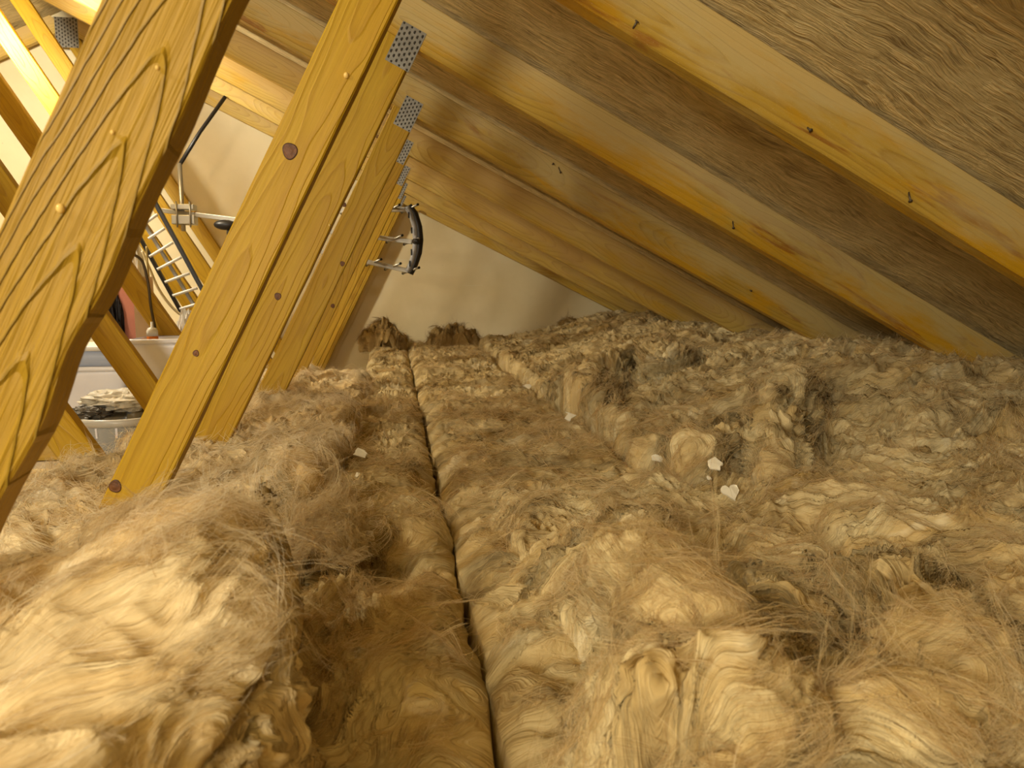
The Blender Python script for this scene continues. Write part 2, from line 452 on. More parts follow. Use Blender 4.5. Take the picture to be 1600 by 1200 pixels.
def nail_plate(parent, c, u, w, l, cols, rows, y):
    """punched connector plate; c centre (x,z), u direction of its long side"""
    u = np.array(u, float) / np.linalg.norm(u); v = np.array([-u[1], u[0]])
    mb = MB()
    P = lambda p, q, d: (c[0] + u[0] * p + v[0] * q, y - d, c[1] + u[1] * p + v[1] * q)
    q0, q1, t = -w / 2, w / 2, 0.0012
    vs = [P(p, q, d) for d in (0.0, t) for p, q in ((-l / 2, q0), (l / 2, q0), (l / 2, q1), (-l / 2, q1))]
    mb.add(vs, [(0, 1, 2, 3), (7, 6, 5, 4), (0, 4, 5, 1), (1, 5, 6, 2), (2, 6, 7, 3), (3, 7, 4, 0)], 0)
    for i in range(rows):
        for j in range(cols):
            p = (i + 0.5 + (0.25 if j % 2 else -0.25)) / rows * l - l / 2
            q = (j + 0.5) / cols * w - w / 2
            a, b = l / rows * 0.33, w / cols * 0.2
            a = min(a, l / 2 - abs(p) - 0.0005)
            if a < 0.001: continue
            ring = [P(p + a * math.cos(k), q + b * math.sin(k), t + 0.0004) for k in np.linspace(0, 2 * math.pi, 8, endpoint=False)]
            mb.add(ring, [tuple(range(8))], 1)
            # the tooth bent out of the slot stands as a small lip along one long side
            lip = [P(p - a * .8, q + b, t), P(p + a * .8, q + b, t), P(p + a * .6, q + b * 1.5, t + 0.0011), P(p - a * .6, q + b * 1.5, t + 0.0011)]
            mb.add(lip, [(0, 1, 2, 3)], 0)
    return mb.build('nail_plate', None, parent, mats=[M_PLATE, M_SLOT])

TLAB = [
    'nearest roof truss, its broad ridged web crossing the upper left of the picture',
    'second nearest roof truss, long web with dark knots ending behind the pale foreground slab',
    'third roof truss, largest visible nail plate at the top of its web',
    'fourth roof truss, with the second largest nail plate, just behind the third',
    'fifth roof truss, web edge showing as a narrow strip beside the fourth',
    'sixth roof truss, its inner web overexposed near the far bulb',
    'seventh roof truss, just beyond the loft aerial and one short of the gable wall',
    'last roof truss, standing against the cream gable wall',
]
def wane0(x, zz, yy):
    # bark-edge hollow low on the right-hand edge
    if zz > 0: return 0.0
    return 0.0
INNER_S = 1.65
IN_OFF = {2: 0.0, 3: 0.0, 4: -0.03, 5: -0.035, 6: -0.01, 7: 0.0}
TR = {}
for n in range(8):
    y = TY(n)
    root = empty('roof_truss', (APX, y, FLOOR), TLAB[n], 'roof truss', 'roof trusses')
    J = joint(n); A, al = rafter_line(n)
    ca, sa = math.cos(al), math.sin(al)
    nx, nz = sa, ca                              # towards the roof boards
    mat_r = M_RAFT if n in (1, 2, 3) else M_RAFT_CLEAN
    top_x = APX - 0.0
    s0 = (APX - A[0]) / ca; s1 = (1.98 - A[0]) / ca
    lo = lambda s: (A[0] + s * ca + nx * RD / 2, A[2] - s * sa + nz * RD / 2)
    raf = timber('rafter', lo(s0), lo(s1), RD, y, mat_r, root, cut_a=math.tan(al), seed=n)
    ml = lambda p: (2 * APX - p[0], p[1])
    timber('rafter', ml(lo(s1)), ml(lo(s0)), RD, y, mat_r, root, cut_b=-math.tan(al), seed=n + 20, step=0.1)
    timber('bottom_chord', (XL + 0.1, FLOOR + 0.0495), (XE - 0.1, FLOOR + 0.0495), 0.095, y, M_RAFT_CLEAN, root, seed=n + 40, step=0.1)
    # outer web: fitted edges for the first ones, then parallel below each joint
    if n == 0:
        e = [aty(p[0], p[1], y) for p in ((152, 8), (22, 295), (362, 0), (232, 295))]
        cx0 = (e[0] + e[2]) / 2; cx1 = (e[1] + e[3]) / 2
        d = (cx0 - cx1); d /= np.linalg.norm(d)
        width = abs((e[2] - e[0])[0] * d[2] - (e[2] - e[0])[2] * d[0])
    elif n == 1:
        e = [aty(p[0], p[1], y) for p in ((524, 8), (126, 846), (618, 8), (235, 816))]
        cx0 = (e[0] + e[2]) / 2; cx1 = (e[1] + e[3]) / 2
        d = (cx0 - cx1); d /= np.linalg.norm(d)
        width = abs((e[2] - e[0])[0] * d[2] - (e[2] - e[0])[2] * d[0])
    else:
        d = np.array([math.cos(BE), 0, math.sin(BE)]); width = 0.075
        # right-hand arris passes just left of the joint of the rafter's lower arris
        cx0 = np.array([J[0], y, J[2]]) + np.array([-d[2], 0, d[0]]) * (width / 2 + 0.004)
    # crossing with the rafter's lower arris: A + s*(ca,-sa)
    det = d[0] * (-sa) - d[2] * ca
    rx, rz = A[0] - cx0[0], A[2] - cx0[2]
    tt = (rx * (-sa) - rz * ca) / det
    topw = (cx0[0] + d[0] * tt, cx0[2] + d[2] * tt)
    tb = (CH_TOP - cx0[2]) / d[2]
    botw = (cx0[0] + d[0] * tb, CH_TOP)
    ang = math.atan2(d[2], d[0])
    rel = (-al) - (ang - math.pi / 2)             # cut parallel to the rafter
    web = timber('outer_web', botw, topw, width, y, M_WEB_NEAR if n == 0 else M_WEB, root, cut_b=-math.tan(rel), cut_a=1 / math.tan(ang), yoff=0.0004, seed=n + 60,
           wane=(lambda x, zz, yy: 0.0) if n else
           (lambda x, zz, yy: (0.004 * math.exp(-((x - 0.552) / 0.028) ** 2) + 0.004 * float(smooth(0.50, 0.45, x)) + 0.0008 * math.sin(x * 50)) * (1 if zz < 0 else 0)))
    TR[n] = (root, raf, web)
    # inner web from the bottom node up to the apex
    dz = IN_OFF.get(n, 0.0)
    f_in = lambda x: -0.124 - INNER_S * (x + 0.826) + dz
    xb = -0.826 - (CH_TOP + 0.124 - dz) / INNER_S
    ztop = zr(APX) - RD / math.cos(AL) - 0.012 - 0.02
    xt = -0.826 - (ztop + 0.124 - dz) / INNER_S
    ia = math.atan2(ztop - CH_TOP, xt - xb)
    if n >= 2:
        timber('inner_web', (xb, CH_TOP), (xt, ztop), 0.075, y, M_WEB, root, cut_a=1 / math.tan(ia), yoff=0.0004, seed=n + 80)
    # connector plates
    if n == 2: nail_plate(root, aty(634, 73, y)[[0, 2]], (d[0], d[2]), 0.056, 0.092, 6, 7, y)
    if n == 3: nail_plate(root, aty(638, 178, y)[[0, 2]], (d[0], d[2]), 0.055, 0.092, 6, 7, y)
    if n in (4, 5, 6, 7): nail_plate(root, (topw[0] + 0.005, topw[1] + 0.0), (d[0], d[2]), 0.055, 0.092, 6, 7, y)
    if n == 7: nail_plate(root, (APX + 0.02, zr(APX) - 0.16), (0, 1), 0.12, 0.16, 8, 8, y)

# ---------------------------------------------------------------- mineral wool
def grid_normals(P):
    du = np.gradient(P, axis=0); dv = np.gradient(P, axis=1)
    N = np.cross(du, dv); N /= np.linalg.norm(N, axis=2, keepdims=True) + 1e-9
    return N, du, dv

def flow(a, b, ang, warp, freq, seed):
    ca, sa = math.cos(ang), math.sin(ang)
    s = a * ca + b * sa; t = -a * sa + b * ca
    w1 = fbm(s * freq, t * freq * 1.4, 0, seed, 2); w2 = fbm(s * freq, t * freq * 1.4, 5.5, seed + 5, 2)
    return s + warp * w1, t + warp * w2

def wool_disp(s, t, k=1.0, seed=0, X=0.0, Y=0.0):
    iso = 0.016 * (0.5 - np.abs(noise(X * 11, Y * 11, 0, seed + 6)) * 1.7) + 0.007 * (0.5 - np.abs(noise(X * 30, Y * 30, 0, seed + 7)) * 1.7)
    big = 0.030 * fbm(s * 4, t * 8, 0, seed, 2)
    b1 = 0.016 * (0.55 - np.abs(noise(s * 8, t * 19, 0, seed + 2)) * 1.6)
    b2 = 0.010 * (0.5 - np.abs(noise(s * 14, t * 42, 0, seed + 3)) * 1.6)
    b3 = 0.006 * (0.5 - np.abs(noise(s * 22, t * 95, 0, seed + 4)) * 1.6)
    b4 = 0.004 * noise(s * 40, t * 200, 0, seed + 5)
    return k * (big + b1 + b2 + b3 + b4 + iso)

SURF = []
FUZZ = 1.2
def wool(name, P, s, t, root, mat, fmat, k=1.0, seed=0, nfib=20000, flen=(0.04, 0.08), frad=0.00011, lift=0.004, mask=None, near=1.5, curl=0.006, amp=None, spread=0.14):
    """a fleece body (displaced grid) under root plus its loose fibres"""
    N, _, _ = grid_normals(P)
    if N[..., 2].mean() < 0: N = -N
    D = wool_disp(s, t, k, seed, P[..., 0] + 0.5 * P[..., 2], P[..., 1] + 0.6 * P[..., 2])
    if amp is not None: D = D * amp
    P = P + N * D[..., None]
    # sideways push makes the locks lean over one another
    lean = 0.010 * k * noise(s * 9, t * 22, 2.2, seed + 9)
    N2, du, dv = grid_normals(P)
    if N2[..., 2].mean() < 0: N2 = -N2
    sx = np.gradient(t, axis=0); sy = np.gradient(t, axis=1)
    lu = np.linalg.norm(du, axis=2) + 1e-9; lv = np.linalg.norm(dv, axis=2) + 1e-9
    gt = (sx / lu)[..., None] * du / lu[..., None] + (sy / lv)[..., None] * dv / lv[..., None]
    gt /= np.linalg.norm(gt, axis=2, keepdims=True) + 1e-9
    P = P + gt * lean[..., None] * (amp[..., None] if amp is not None else 1)
    nu, nv = P.shape[:2]
    SURF.append(P.reshape(-1, 3))
    off = np.array(root.location)
    me = bpy.data.meshes.new(name)
    idx = np.arange(nu * nv).reshape(nu, nv)
    q = np.stack([idx[:-1, :-1], idx[1:, :-1], idx[1:, 1:], idx[:-1, 1:]], -1).reshape(-1, 4)
    V = (P.reshape(-1, 3) - off)
    # close the underside
    loop = np.concatenate([idx[0, :], idx[1:, -1], idx[-1, -2::-1], idx[-2:0:-1, 0]])
    me.vertices.add(len(V)); me.vertices.foreach_set('co', V.astype(np.float32).ravel())
    nl = len(q) * 4 + len(loop)
    me.loops.add(nl); me.loops.foreach_set('vertex_index', np.concatenate([q.ravel(), loop[::-1]]).astype(np.int32))
    me.polygons.add(len(q) + 1)
    st = np.concatenate([np.arange(len(q)) * 4, [len(q) * 4]]).astype(np.int32)
    me.polygons.foreach_set('loop_start', st)
    uvl = me.uv_layers.new(name='flow')
    UV = np.stack([s, t], -1).reshape(-1, 2)
    uvl.data.foreach_set('uv', UV[np.concatenate([q.ravel(), loop[::-1]])].astype(np.float32).ravel())
    me.polygons.foreach_set('use_smooth', [True] * len(q) + [False])
    me.update(calc_edges=True); me.validate()
    me.materials.append(mat)
    o = bpy.data.objects.new(name, me); COL.objects.link(o); o.parent = root
    if nfib:
        N, du, dv = grid_normals(P)
        if N[..., 2].mean() < 0: N = -N
        fd = np.cross(N, gt)                       # along the strands
        area = np.linalg.norm(np.cross(du, dv), axis=2)
        dist = np.linalg.norm(P, axis=2)
        w = area / np.maximum(dist, 0.45) ** near
        if mask is not None: w = w * mask
        w = w * (0.08 + smooth(0.0, 0.03, D))
        w = w.ravel() / w.sum()
        ii = RNG.choice(len(w), nfib // 50, p=w)
        make_fibres(P.reshape(-1, 3)[ii] - off, N.reshape(-1, 3)[ii], fd.reshape(-1, 3)[ii], gt.reshape(-1, 3)[ii], root, fmat, flen, frad, lift, curl, spread,
                    dist.ravel()[ii], fuzz=P.reshape(-1, 3)[(jj := RNG.choice(len(w), int(nfib * FUZZ), p=w))] - off, fN=N.reshape(-1, 3)[jj], fD=fd.reshape(-1, 3)[jj], fG=gt.reshape(-1, 3)[jj], fd_=dist.ravel()[jj])
    return o, P

def make_fibres(p0, N, D, G, root, fmat, flen, frad, lift, curl, spread, dist, name='loose_fibres', kids=14, fuzz=None, fN=None, fD=None, fG=None, fd_=None):
    """locks of fine fibres: each lock has a leading strand, its members run beside it and draw together at the tip"""
    n = len(p0); K = 7
    sg = np.where(RNG.random(n) < 0.5, -1.0, 1.0)
    th = RNG.normal(0, spread, n)
    d = D * (np.cos(th) * sg)[:, None] + G * np.sin(th)[:, None]
    L = RNG.uniform(flen[0], flen[1], n) * np.exp(RNG.normal(0, 0.3, n))
    wisp = RNG.random(n) < 0.06
    lf = lift * np.abs(RNG.normal(0.3, 0.5, n)) * np.where(wisp, 3.0, 1.0)
    bend = RNG.normal(0, 1, n) * curl * 1.6; bend2 = RNG.normal(0, 1, n) * curl
    tt = np.linspace(0, 1, K)
    pts = np.zeros((n, K, 3))
    for k, u in enumerate(tt):
        pts[:, k] = p0 - N * 0.002 + d * (L * (u - 0.4))[:, None] + N * (lf * (math.sin(u * math.pi) * 0.8 + u * u * 0.5))[:, None] \
            + G * (bend * math.sin(u * 3.0) + bend2 * math.sin(u * 7.0))[:, None]
    q = pts.reshape(-1, 3)
    sw = np.stack([noise(q[:, 0] * 16, q[:, 1] * 16, q[:, 2] * 16, 31), noise(q[:, 0] * 16, q[:, 1] * 16, q[:, 2] * 16, 32), 0.3 * noise(q[:, 0] * 16, q[:, 1] * 16, q[:, 2] * 16, 33)], -1)
    pts = (q + sw * 0.014).reshape(n, K, 3)
    m = n * kids
    par = np.repeat(np.arange(n), kids)
    wid = RNG.normal(0, 1, (m, 2)) * np.exp(RNG.normal(0, 0.3, m))[:, None] * np.array([0.0060, 0.0010])[None]
    wid *= np.clip(dist[par], 0.5, 2.0)[:, None]
    conv = np.array([1.0, 1.05, 1.0, .85, .65, .45, .3])
    slide = RNG.uniform(-0.3, 0.3, m) * L[par]
    sc = RNG.uniform(0.55, 1.1, m)
    P = pts[par]
    mid = P[:, 3:4]
    P = mid + (P - mid) * sc[:, None, None] + d[par][:, None] * slide[:, None, None]
    P = P + G[par][:, None] * (wid[:, 0:1] * conv[None])[..., None] + N[par][:, None] * (np.abs(wid[:, 1:2]) * conv[None])[..., None]
    P = P + RNG.normal(0, 0.0008, P.shape)
    rad = frad * np.clip(dist[par] / 0.8, 0.7, 3.0)
    if fuzz is not None:
        f = len(fuzz)
        th = RNG.normal(0, 0.5, f); sgn = np.where(RNG.random(f) < 0.5, -1.0, 1.0)
        d2 = fD * (np.cos(th) * sgn)[:, None] + fG * np.sin(th)[:, None]
        L2 = RNG.uniform(0.008, 0.024, f) * np.clip(fd_, 0.6, 2.0); up = RNG.uniform(0.0, 0.35, f)
        cv = RNG.normal(0, 0.25, f)
        Q = np.stack([fuzz - fN * 0.001 + d2 * (L2 * u)[:, None] + fN * (L2 * up * u)[:, None] + np.cross(fN, d2) * (L2 * cv * u * u)[:, None] for u in tt], 1)
        P = np.concatenate([P, Q]); m = m + f
        rad = np.concatenate([rad, frad * 0.8 * np.clip(fd_ / 0.8, 0.6, 2.2)])
    hc = bpy.data.hair_curves.new(name)
    hc.add_curves([K] * m)
    hc.attributes['position'].data.foreach_set('vector', P.astype(np.float32).ravel())
    ra = hc.attributes.get('radius') or hc.attributes.new('radius', 'FLOAT', 'POINT')
    rr = rad[:, None] * np.exp(RNG.normal(0, 0.3, m))[:, None] * np.array([.4, .9, 1, 1, .9, .6, .2])[None, :]
    ra.data.foreach_set('value', rr.astype(np.float32).ravel())
    hc.materials.append(fmat)
    o = bpy.data.objects.new(name, hc); COL.objects.link(o); o.parent = root
    o['kind'] = 'stuff'
    return o

def expspace(a, b, n, p=1.8):
    return a + (b - a) * np.linspace(0, 1, n) ** p

# --- the two rolled strips either side of the long seam
def strip(name_label, x0, x1, wav, seed, mat, fmat, nfib, ztop, extra=None):
    root = empty('insulation_strip', ((x0 + x1) / 2, 2.5, CH_TOP), name_label, 'insulation', 'insulation strips along the seam')
    ys = expspace(0.22, 4.72, 620, 1.7)
    w = x1 - x0; hgt = 0.15
    u = np.concatenate([np.linspace(-1, -0.02, 30), np.linspace(0, 1, 170), np.linspace(1.02, 2, 30)])
    Yg, U = np.meshgrid(ys, u)
    xe0 = x0 + wav * 0.6 * fbm(Yg * 5, 0.3, 0, seed + 40, 3); xe1 = x1 + wav * 0.6 * fbm(Yg * 5, 9.3, 0, seed + 41, 3)
    side = np.where(U < 0, -U, np.where(U > 1, U - 1, 0))
    tcl = np.clip(U, 0, 1)
    X = xe0 + (xe1 - xe0) * tcl
    e = np.minimum(tcl, 1 - tcl) * w
    Z = ztop(X, Yg) - 0.022 * np.exp(-(e / 0.018)) - side * (ztop(X, Yg) - CH_TOP - 0.01)
    X = X + np.where(U < 0, -1, 1) * (side > 0) * 0.006 * np.sin(side * 3.1)
    if extra is not None: Z = Z + extra(X, Yg) * (side == 0)
    P = np.stack([X, Yg, Z], -1)
    a = np.where(U < 0, X - side * 0.12, np.where(U > 1, X + side * 0.12, X))
    s, t = flow(a, Yg, 0.06, 0.10, 7, seed)
    amp = np.where(side > 0, 0.15, 0.25 + 0.75 * smooth(0, 0.04, e)) * (0.6 + 0.25 * smooth(1.2, 2.5, Yg)) + 0.9 * (side == 0) * np.exp(-(((X + 0.07) / 0.07) ** 2 + ((Yg - 0.9) / 0.22) ** 2))
    return wool('fleece', P, s, t, root, mat, fmat, 1.0, seed, nfib, mask=(side < 0.01) * (e > 0.02), amp=amp, lift=0.005, curl=0.005, flen=(0.03, 0.07))

zL = lambda x, y: -0.372 + 0.03 * smooth(2.5, 4.7, y) + 0 * x
def left_extra(x, y):
    c = atz(575, 930, -0.42)
    h = -0.13 * np.exp(-(((x - c[0]) / 0.055) ** 2 + ((y - c[1]) / 0.12) ** 2))
    m = atz(625, 815, -0.36)
    h = h + 0.03 * np.exp(-(((x - m[0] - 0.01) / 0.06) ** 2 + ((y - m[1]) / 0.09) ** 2))
    h = h - 0.03 * smooth(0.03, -0.08, x) * smooth(1.0, 0.6, y)
    return h
strip('narrow insulation strip left of the long dark seam, dark hollow at its near end', -0.13, 0.078, 0.012, 1, M_WOOL, M_FIB, 26000, zL, left_extra)
strip('flat insulation strip right of the long dark seam, running to the gable wall', 0.090, 0.505, 0.012, 5, M_WOOL, M_FIB, 34000, lambda x, y: -0.366 + 0.03 * smooth(2.5, 4.7, y) + 0 * x)

# --- heightfield heaps: ridges are given as polylines on the ground
def seg_dist(X, Y, pts):
    best = np.full(X.shape, 9.0); par = np.zeros(X.shape); acc = 0.0
    tot = sum(np.linalg.norm(pts[i + 1] - pts[i]) for i in range(len(pts) - 1))
    for i in range(len(pts) - 1):
        a, b = pts[i], pts[i + 1]; d = b - a; L = np.linalg.norm(d)
        t = np.clip(((X - a[0]) * d[0] + (Y - a[1]) * d[1]) / (L * L), 0, 1)
        q = np.hypot(X - a[0] - t * d[0], Y - a[1] - t * d[1])
        m = q < best
        best = np.where(m, q, best); par = np.where(m, (acc + t * L) / tot, par); acc += L
    return best, par
def ridge(X, Y, px, z, w, h):
    pts = [atz(p[0], p[1], z)[:2] for p in px]
    d, par = seg_dist(X, Y, pts)
    return h * np.clip(1 - (d / (w * 1.8)) ** 2, 0, 1) ** 1.2 * (0.75 + 0.25 * np.sin(par * math.pi))
def fold(px, z, w, h):
    """a fold of wool: height plus strands combed along its length"""
    def f(X, Y): return ridge(X, Y, px, z, w, h)
    pts = [atz(p[0], p[1], z)[:2] for p in px]
    tot = sum(np.linalg.norm(pts[i + 1] - pts[i]) for i in range(len(pts) - 1))
    def comb(X, Y, s, t):
        d, par = seg_dist(X, Y, pts)
        sg = np.zeros(X.shape); best = np.full(X.shape, 9.0)
        for i in range(len(pts) - 1):
            a, b = pts[i], pts[i + 1]; e = b - a; L = np.linalg.norm(e)
            q = np.clip(((X - a[0]) * e[0] + (Y - a[1]) * e[1]) / (L * L), 0, 1)
            dd_ = np.hypot(X - a[0] - q * e[0], Y - a[1] - q * e[1])
            m = dd_ < best
            sg = np.where(m, np.sign((X - a[0]) * e[1] - (Y - a[1]) * e[0]), sg); best = np.where(m, dd_, best)
        k = 0.65 * smooth(w * 2.8, w * 0.5, d)
        wv = 0.02 * fbm(X * 10, Y * 10, 0.7, 88, 2)
        return s * (1 - k) + (par * tot) * k, t * (1 - k) + (d * sg + wv) * k
    f.comb = comb
    return f

def heap(label, x0, x1, y0, y1, nx, ny, base, feats, ang, warp, seed, mat, fmat, nfib, k=1.0, border=0.06, floor=-0.5, freq=5, yp=1.3, ragged=0.05, group='insulation quilts', **kw):
    root = empty('insulation_quilt', ((x0 + x1) / 2, (y0 + y1) / 2, floor), label, 'insulation', group)
    xs = np.linspace(x0, x1, nx); ys = expspace(y0, y1, ny, yp)
    X, Y = np.meshgrid(xs, ys, indexing='ij')
    # ragged outline
    wx = ragged * fbm(X * 6, Y * 6, 1.5, seed + 70, 3)
    ex = np.minimum(X - x0, x1 - X) + wx - 0.02; ey = np.minimum(Y - y0, y1 - Y) + wx - 0.02
    e = smooth(0.0, border, np.minimum(ex, ey))
    Z = base(X, Y)
    for f in feats: Z = Z + f(X, Y)
    Z = np.minimum(Z, zr(X) - 0.04)
    Z = floor + (Z - floor) * e
    P = np.stack([X, Y, Z], -1)
    s, t = flow(X, Y, ang, warp, freq, seed)
    for f in feats:
        if hasattr(f, 'comb'): s, t = f.comb(X, Y, s, t)
    return wool('fleece', P, s, t, root, mat, fmat, k, seed, nfib, amp=0.3 + 0.7 * e, mask=e > 0.3, **kw)

# right-hand quilt from the strip to the eaves
zQ = lambda X, Y: -0.335 + 0.155 * smooth(0.6, 1.42, X) * smooth(0.9, 1.9, Y) + 0.03 * smooth(2.5, 4.5, Y)
heap('broad tangled insulation quilt between the flat strip and the rafter feet', 0.485, 1.72, 0.35, 4.76, 400, 860, lambda X, Y: zQ(X, Y) - 0.075 * smooth(1.32, 1.12, Y), [
    fold([(1220, 740), (1215, 700), (1240, 640)], -0.3, 0.035, 0.085),
    fold([(1060, 720), (1110, 690), (1180, 665)], -0.3, 0.04, 0.05),
    fold([(880, 625), (930, 580), (1000, 565), (1040, 580)], -0.28, 0.06, 0.085),
    lambda X, Y: ridge(X, Y, [(1150, 610), (1300, 640), (1600, 650)], -0.26, 0.05, 0.03),
    lambda X, Y: ridge(X, Y, [(1300, 760), (1450, 740), (1620, 760)], -0.27, 0.04, 0.035),
    lambda X, Y: -ridge(X, Y, [(955, 580), (985, 583)], -0.28, 0.05, 0.09),
    lambda X, Y: -ridge(X, Y, [(995, 608), (1035, 602)], -0.3, 0.045, 0.08),
    lambda X, Y: ridge(X, Y, [(900, 660), (1000, 620), (1060, 610)], -0.3, 0.06, 0.03),
    lambda X, Y: -ridge(X, Y, [(1290, 700), (1380, 720)], -0.3, 0.035, 0.06),
], 0.25, 0.10, 21, M_WOOL, M_FIB, 60000, 1.0, yp=1.6, border=0.03, ragged=0.025, lift=0.005)

# near right: torn quilt flopped over the strip, with its curl and folds
heap('torn insulation quilt in the right foreground with a curled edge and deep folds', 0.12, 1.35, 0.30, 1.32, 640, 560, lambda X, Y: -0.350 + 0.05 * smooth(0.4, 1.1, X), [
    fold([(995, 795), (940, 845), (860, 860), (812, 905), (806, 960), (860, 1015), (930, 1015)], -0.31, 0.020, 0.043),
    lambda X, Y: -ridge(X, Y, [(870, 930), (930, 950)], -0.33, 0.035, 0.045),
    fold([(885, 890), (980, 895), (1045, 970), (1090, 1070), (1110, 1200)], -0.29, 0.040, 0.066),
    lambda X, Y: -ridge(X, Y, [(1110, 960), (1180, 1060), (1230, 1120)], -0.33, 0.030, 0.07),
    lambda X, Y: -ridge(X, Y, [(1170, 1090), (1240, 1115)], -0.36, 0.035, 0.10),
    fold([(1050, 890), (1200, 955), (1400, 1000), (1640, 1010)], -0.27, 0.050, 0.058),
    lambda X, Y: -ridge(X, Y, [(1250, 1085), (1420, 1120), (1640, 1150)], -0.33, 0.040, 0.07),
    fold([(1020, 1215), (1250, 1165), (1440, 1200)], -0.33, 0.028, 0.051),
    fold([(945, 1050), (965, 1120), (975, 1220)], -0.31, 0.025, 0.039),
    fold([(1385, 820), (1450, 880), (1440, 960)], -0.27, 0.035, 0.043),
    fold([(1180, 835), (1230, 850), (1290, 890)], -0.28, 0.018, 0.031),
    lambda X, Y: -ridge(X, Y, [(1360, 925), (1410, 965)], -0.30, 0.02, 0.06),
    lambda X, Y: -ridge(X, Y, [(1090, 850), (1150, 880)], -0.30, 0.03, 0.03),
    lambda X, Y: -ridge(X, Y, [(1270, 770), (1310, 830)], -0.30, 0.02, 0.04),
], -0.30, 0.16, 33, M_WOOL, M_FIB, 90000, 0.9, border=0.05, yp=1.2, floor=-0.40, lift=0.005, freq=4, flen=(0.04, 0.09))

# near left slab with its cut face turned to the right
def near_slab():
    root = empty('insulation_slab', (-0.3, 0.45, -0.4), 'pale thick insulation slab in the left foreground, cut dark edge facing right', 'insulation')
    xr = lambda Y: -0.098 - 0.045 * smooth(0.5, 0.72, Y) + 0.012 * fbm(Y * 9, 0.5, 0, 90, 3)
    u = np.concatenate([np.linspace(0, 1, 250), np.linspace(1.006, 2, 130)])
    ys = np.concatenate([np.linspace(0.16, 0.74, 250), np.linspace(0.745, 0.80, 40)])
    U, Y = np.meshgrid(u, ys, indexing='ij')
    x1 = xr(Y); tl = np.clip(U, 0, 1); side = np.clip(U - 1, 0, 1)
    X = -0.85 + (x1 + 0.85) * tl
    back = smooth(0.66, 0.80, Y)
    top = -0.205 + 0.03 * smooth(0.45, 0.65, Y) * smooth(-0.3, -0.1, X) - 0.045 * smooth(-0.15, -0.45, X) + 0.015 * fbm(X * 5, Y * 5, 0, 91, 2)
    top = top - 0.02 * smooth(0.42, 0.25, Y)
    ed = (1 - tl) * 0.78
    top = top - 0.03 * np.exp(-ed / 0.02)
    Z = top - side * (top + 0.42) - back * np.where(side > 0, 0, 1) * (top + 0.40) * 0.98
    X = X + side * 0.034 + 0.008 * np.sin(side * math.pi)
    P = np.stack([X, Y, Z], -1)
    a = np.where(U > 1, X + side * 0.2, X)
    s, t = flow(a, Y, math.radians(52), 0.07, 5, 95)
    s2, t2 = flow(a * 1.5, Y, 0.3, 0.12, 9, 96)
    m = smooth(0.99, 1.08, U)
    s = s * (1 - m) + s2 * m; t = t * (1 - m) + t2 * m
    return wool('fleece', P, s, t, root, M_WOOL_PALE, M_FIB_PALE, 0.75, 97, 60000, amp=0.85 - 0.05 * m, lift=0.004, mask=(side < 0.01) * 1.0, flen=(0.04, 0.09))
near_slab()

# heap on the left of the strips, below the webs
heap('ragged insulation heap under the row of webs, left of the narrow strip', -0.67, -0.055, 1.0, 3.3, 220, 330, lambda X, Y: -0.335 + 0 * X, [
    fold([(390, 770), (460, 735), (520, 800)], -0.30, 0.035, 0.065),
    lambda X, Y: ridge(X, Y, [(480, 640), (560, 640)], -0.30, 0.09, 0.035),
    lambda X, Y: -ridge(X, Y, [(575, 660), (585, 690)], -0.33, 0.03, 0.04),
    lambda X, Y: ridge(X, Y, [(300, 760), (380, 750)], -0.32, 0.05, 0.03),
], 0.35, 0.12, 44, M_WOOL_PALE, M_FIB_PALE, 36000, 1.0, lift=0.005, yp=1.5)
heap('brown insulation heap behind the nearest web at the left edge', -1.25, -0.40, 0.80, 1.42, 220, 220, lambda X, Y: -0.365 + 0.02 * X, [
    lambda X, Y: ridge(X, Y, [(80, 750), (180, 745)], -0.30, 0.05, 0.03),
    lambda X, Y: -ridge(X, Y, [(120, 800), (150, 790)], -0.33, 0.03, 0.05),
], 1.0, 0.12, 55, M_WOOL_BROWN, M_FIB_BROWN, 16000, 1.0, lift=0.005)

# scraps against the gable wall
def scrap(label, cx, cy, z0, w, d, h, seed, mat=None, fm=None, group='insulation scraps by the gable wall', nf=2500):
    root = empty('insulation_scrap', (cx, cy, z0), label, 'insulation', group)
    u = np.linspace(-1, 1, 70); v = np.linspace(-1, 1, 50)
    U, V = np.meshgrid(u, v, indexing='ij')
    r = np.clip(1 - U ** 2 - V ** 2 * 0.9 + 0.25 * fbm(U * 2, V * 2, 0, seed), 0, 1)
    P = np.stack([cx + U * w, cy + V * d, z0 + h * np.sqrt(r) * (1 + 0.5 * fbm(U * 2.5, V * 2.5, 3, seed + 1))], -1)
    s, t = flow(P[..., 0], P[..., 1], 0.7, 0.1, 6, seed)
    wool('fleece', P, s, t, root, mat or M_WOOL_BROWN, fm or M_FIB_BROWN, 0.9 if nf == 2500 else 0.5, seed, nf, lift=0.02, flen=(0.03, 0.06), amp=0.3 + 0.7 * smooth(0, 0.4, r))
b1 = aty(598, 520, 4.55); scrap('pointed dark insulation scrap leaning on the gable wall beside the last web', b1[0], 4.6, -0.36, 0.14, 0.10, 0.15, 61)
b2 = aty(705, 525, 4.55); scrap('curled brown insulation scrap against the wall at the end of the seam', b2[0] + .02, 4.6, -0.36, 0.17, 0.1, 0.13, 62)
b3 = aty(890, 512, 4.6); scrap('small dark insulation scrap by the wall near the rafter feet', b3[0], 4.6, -0.34, 0.20, 0.1, 0.11, 63)


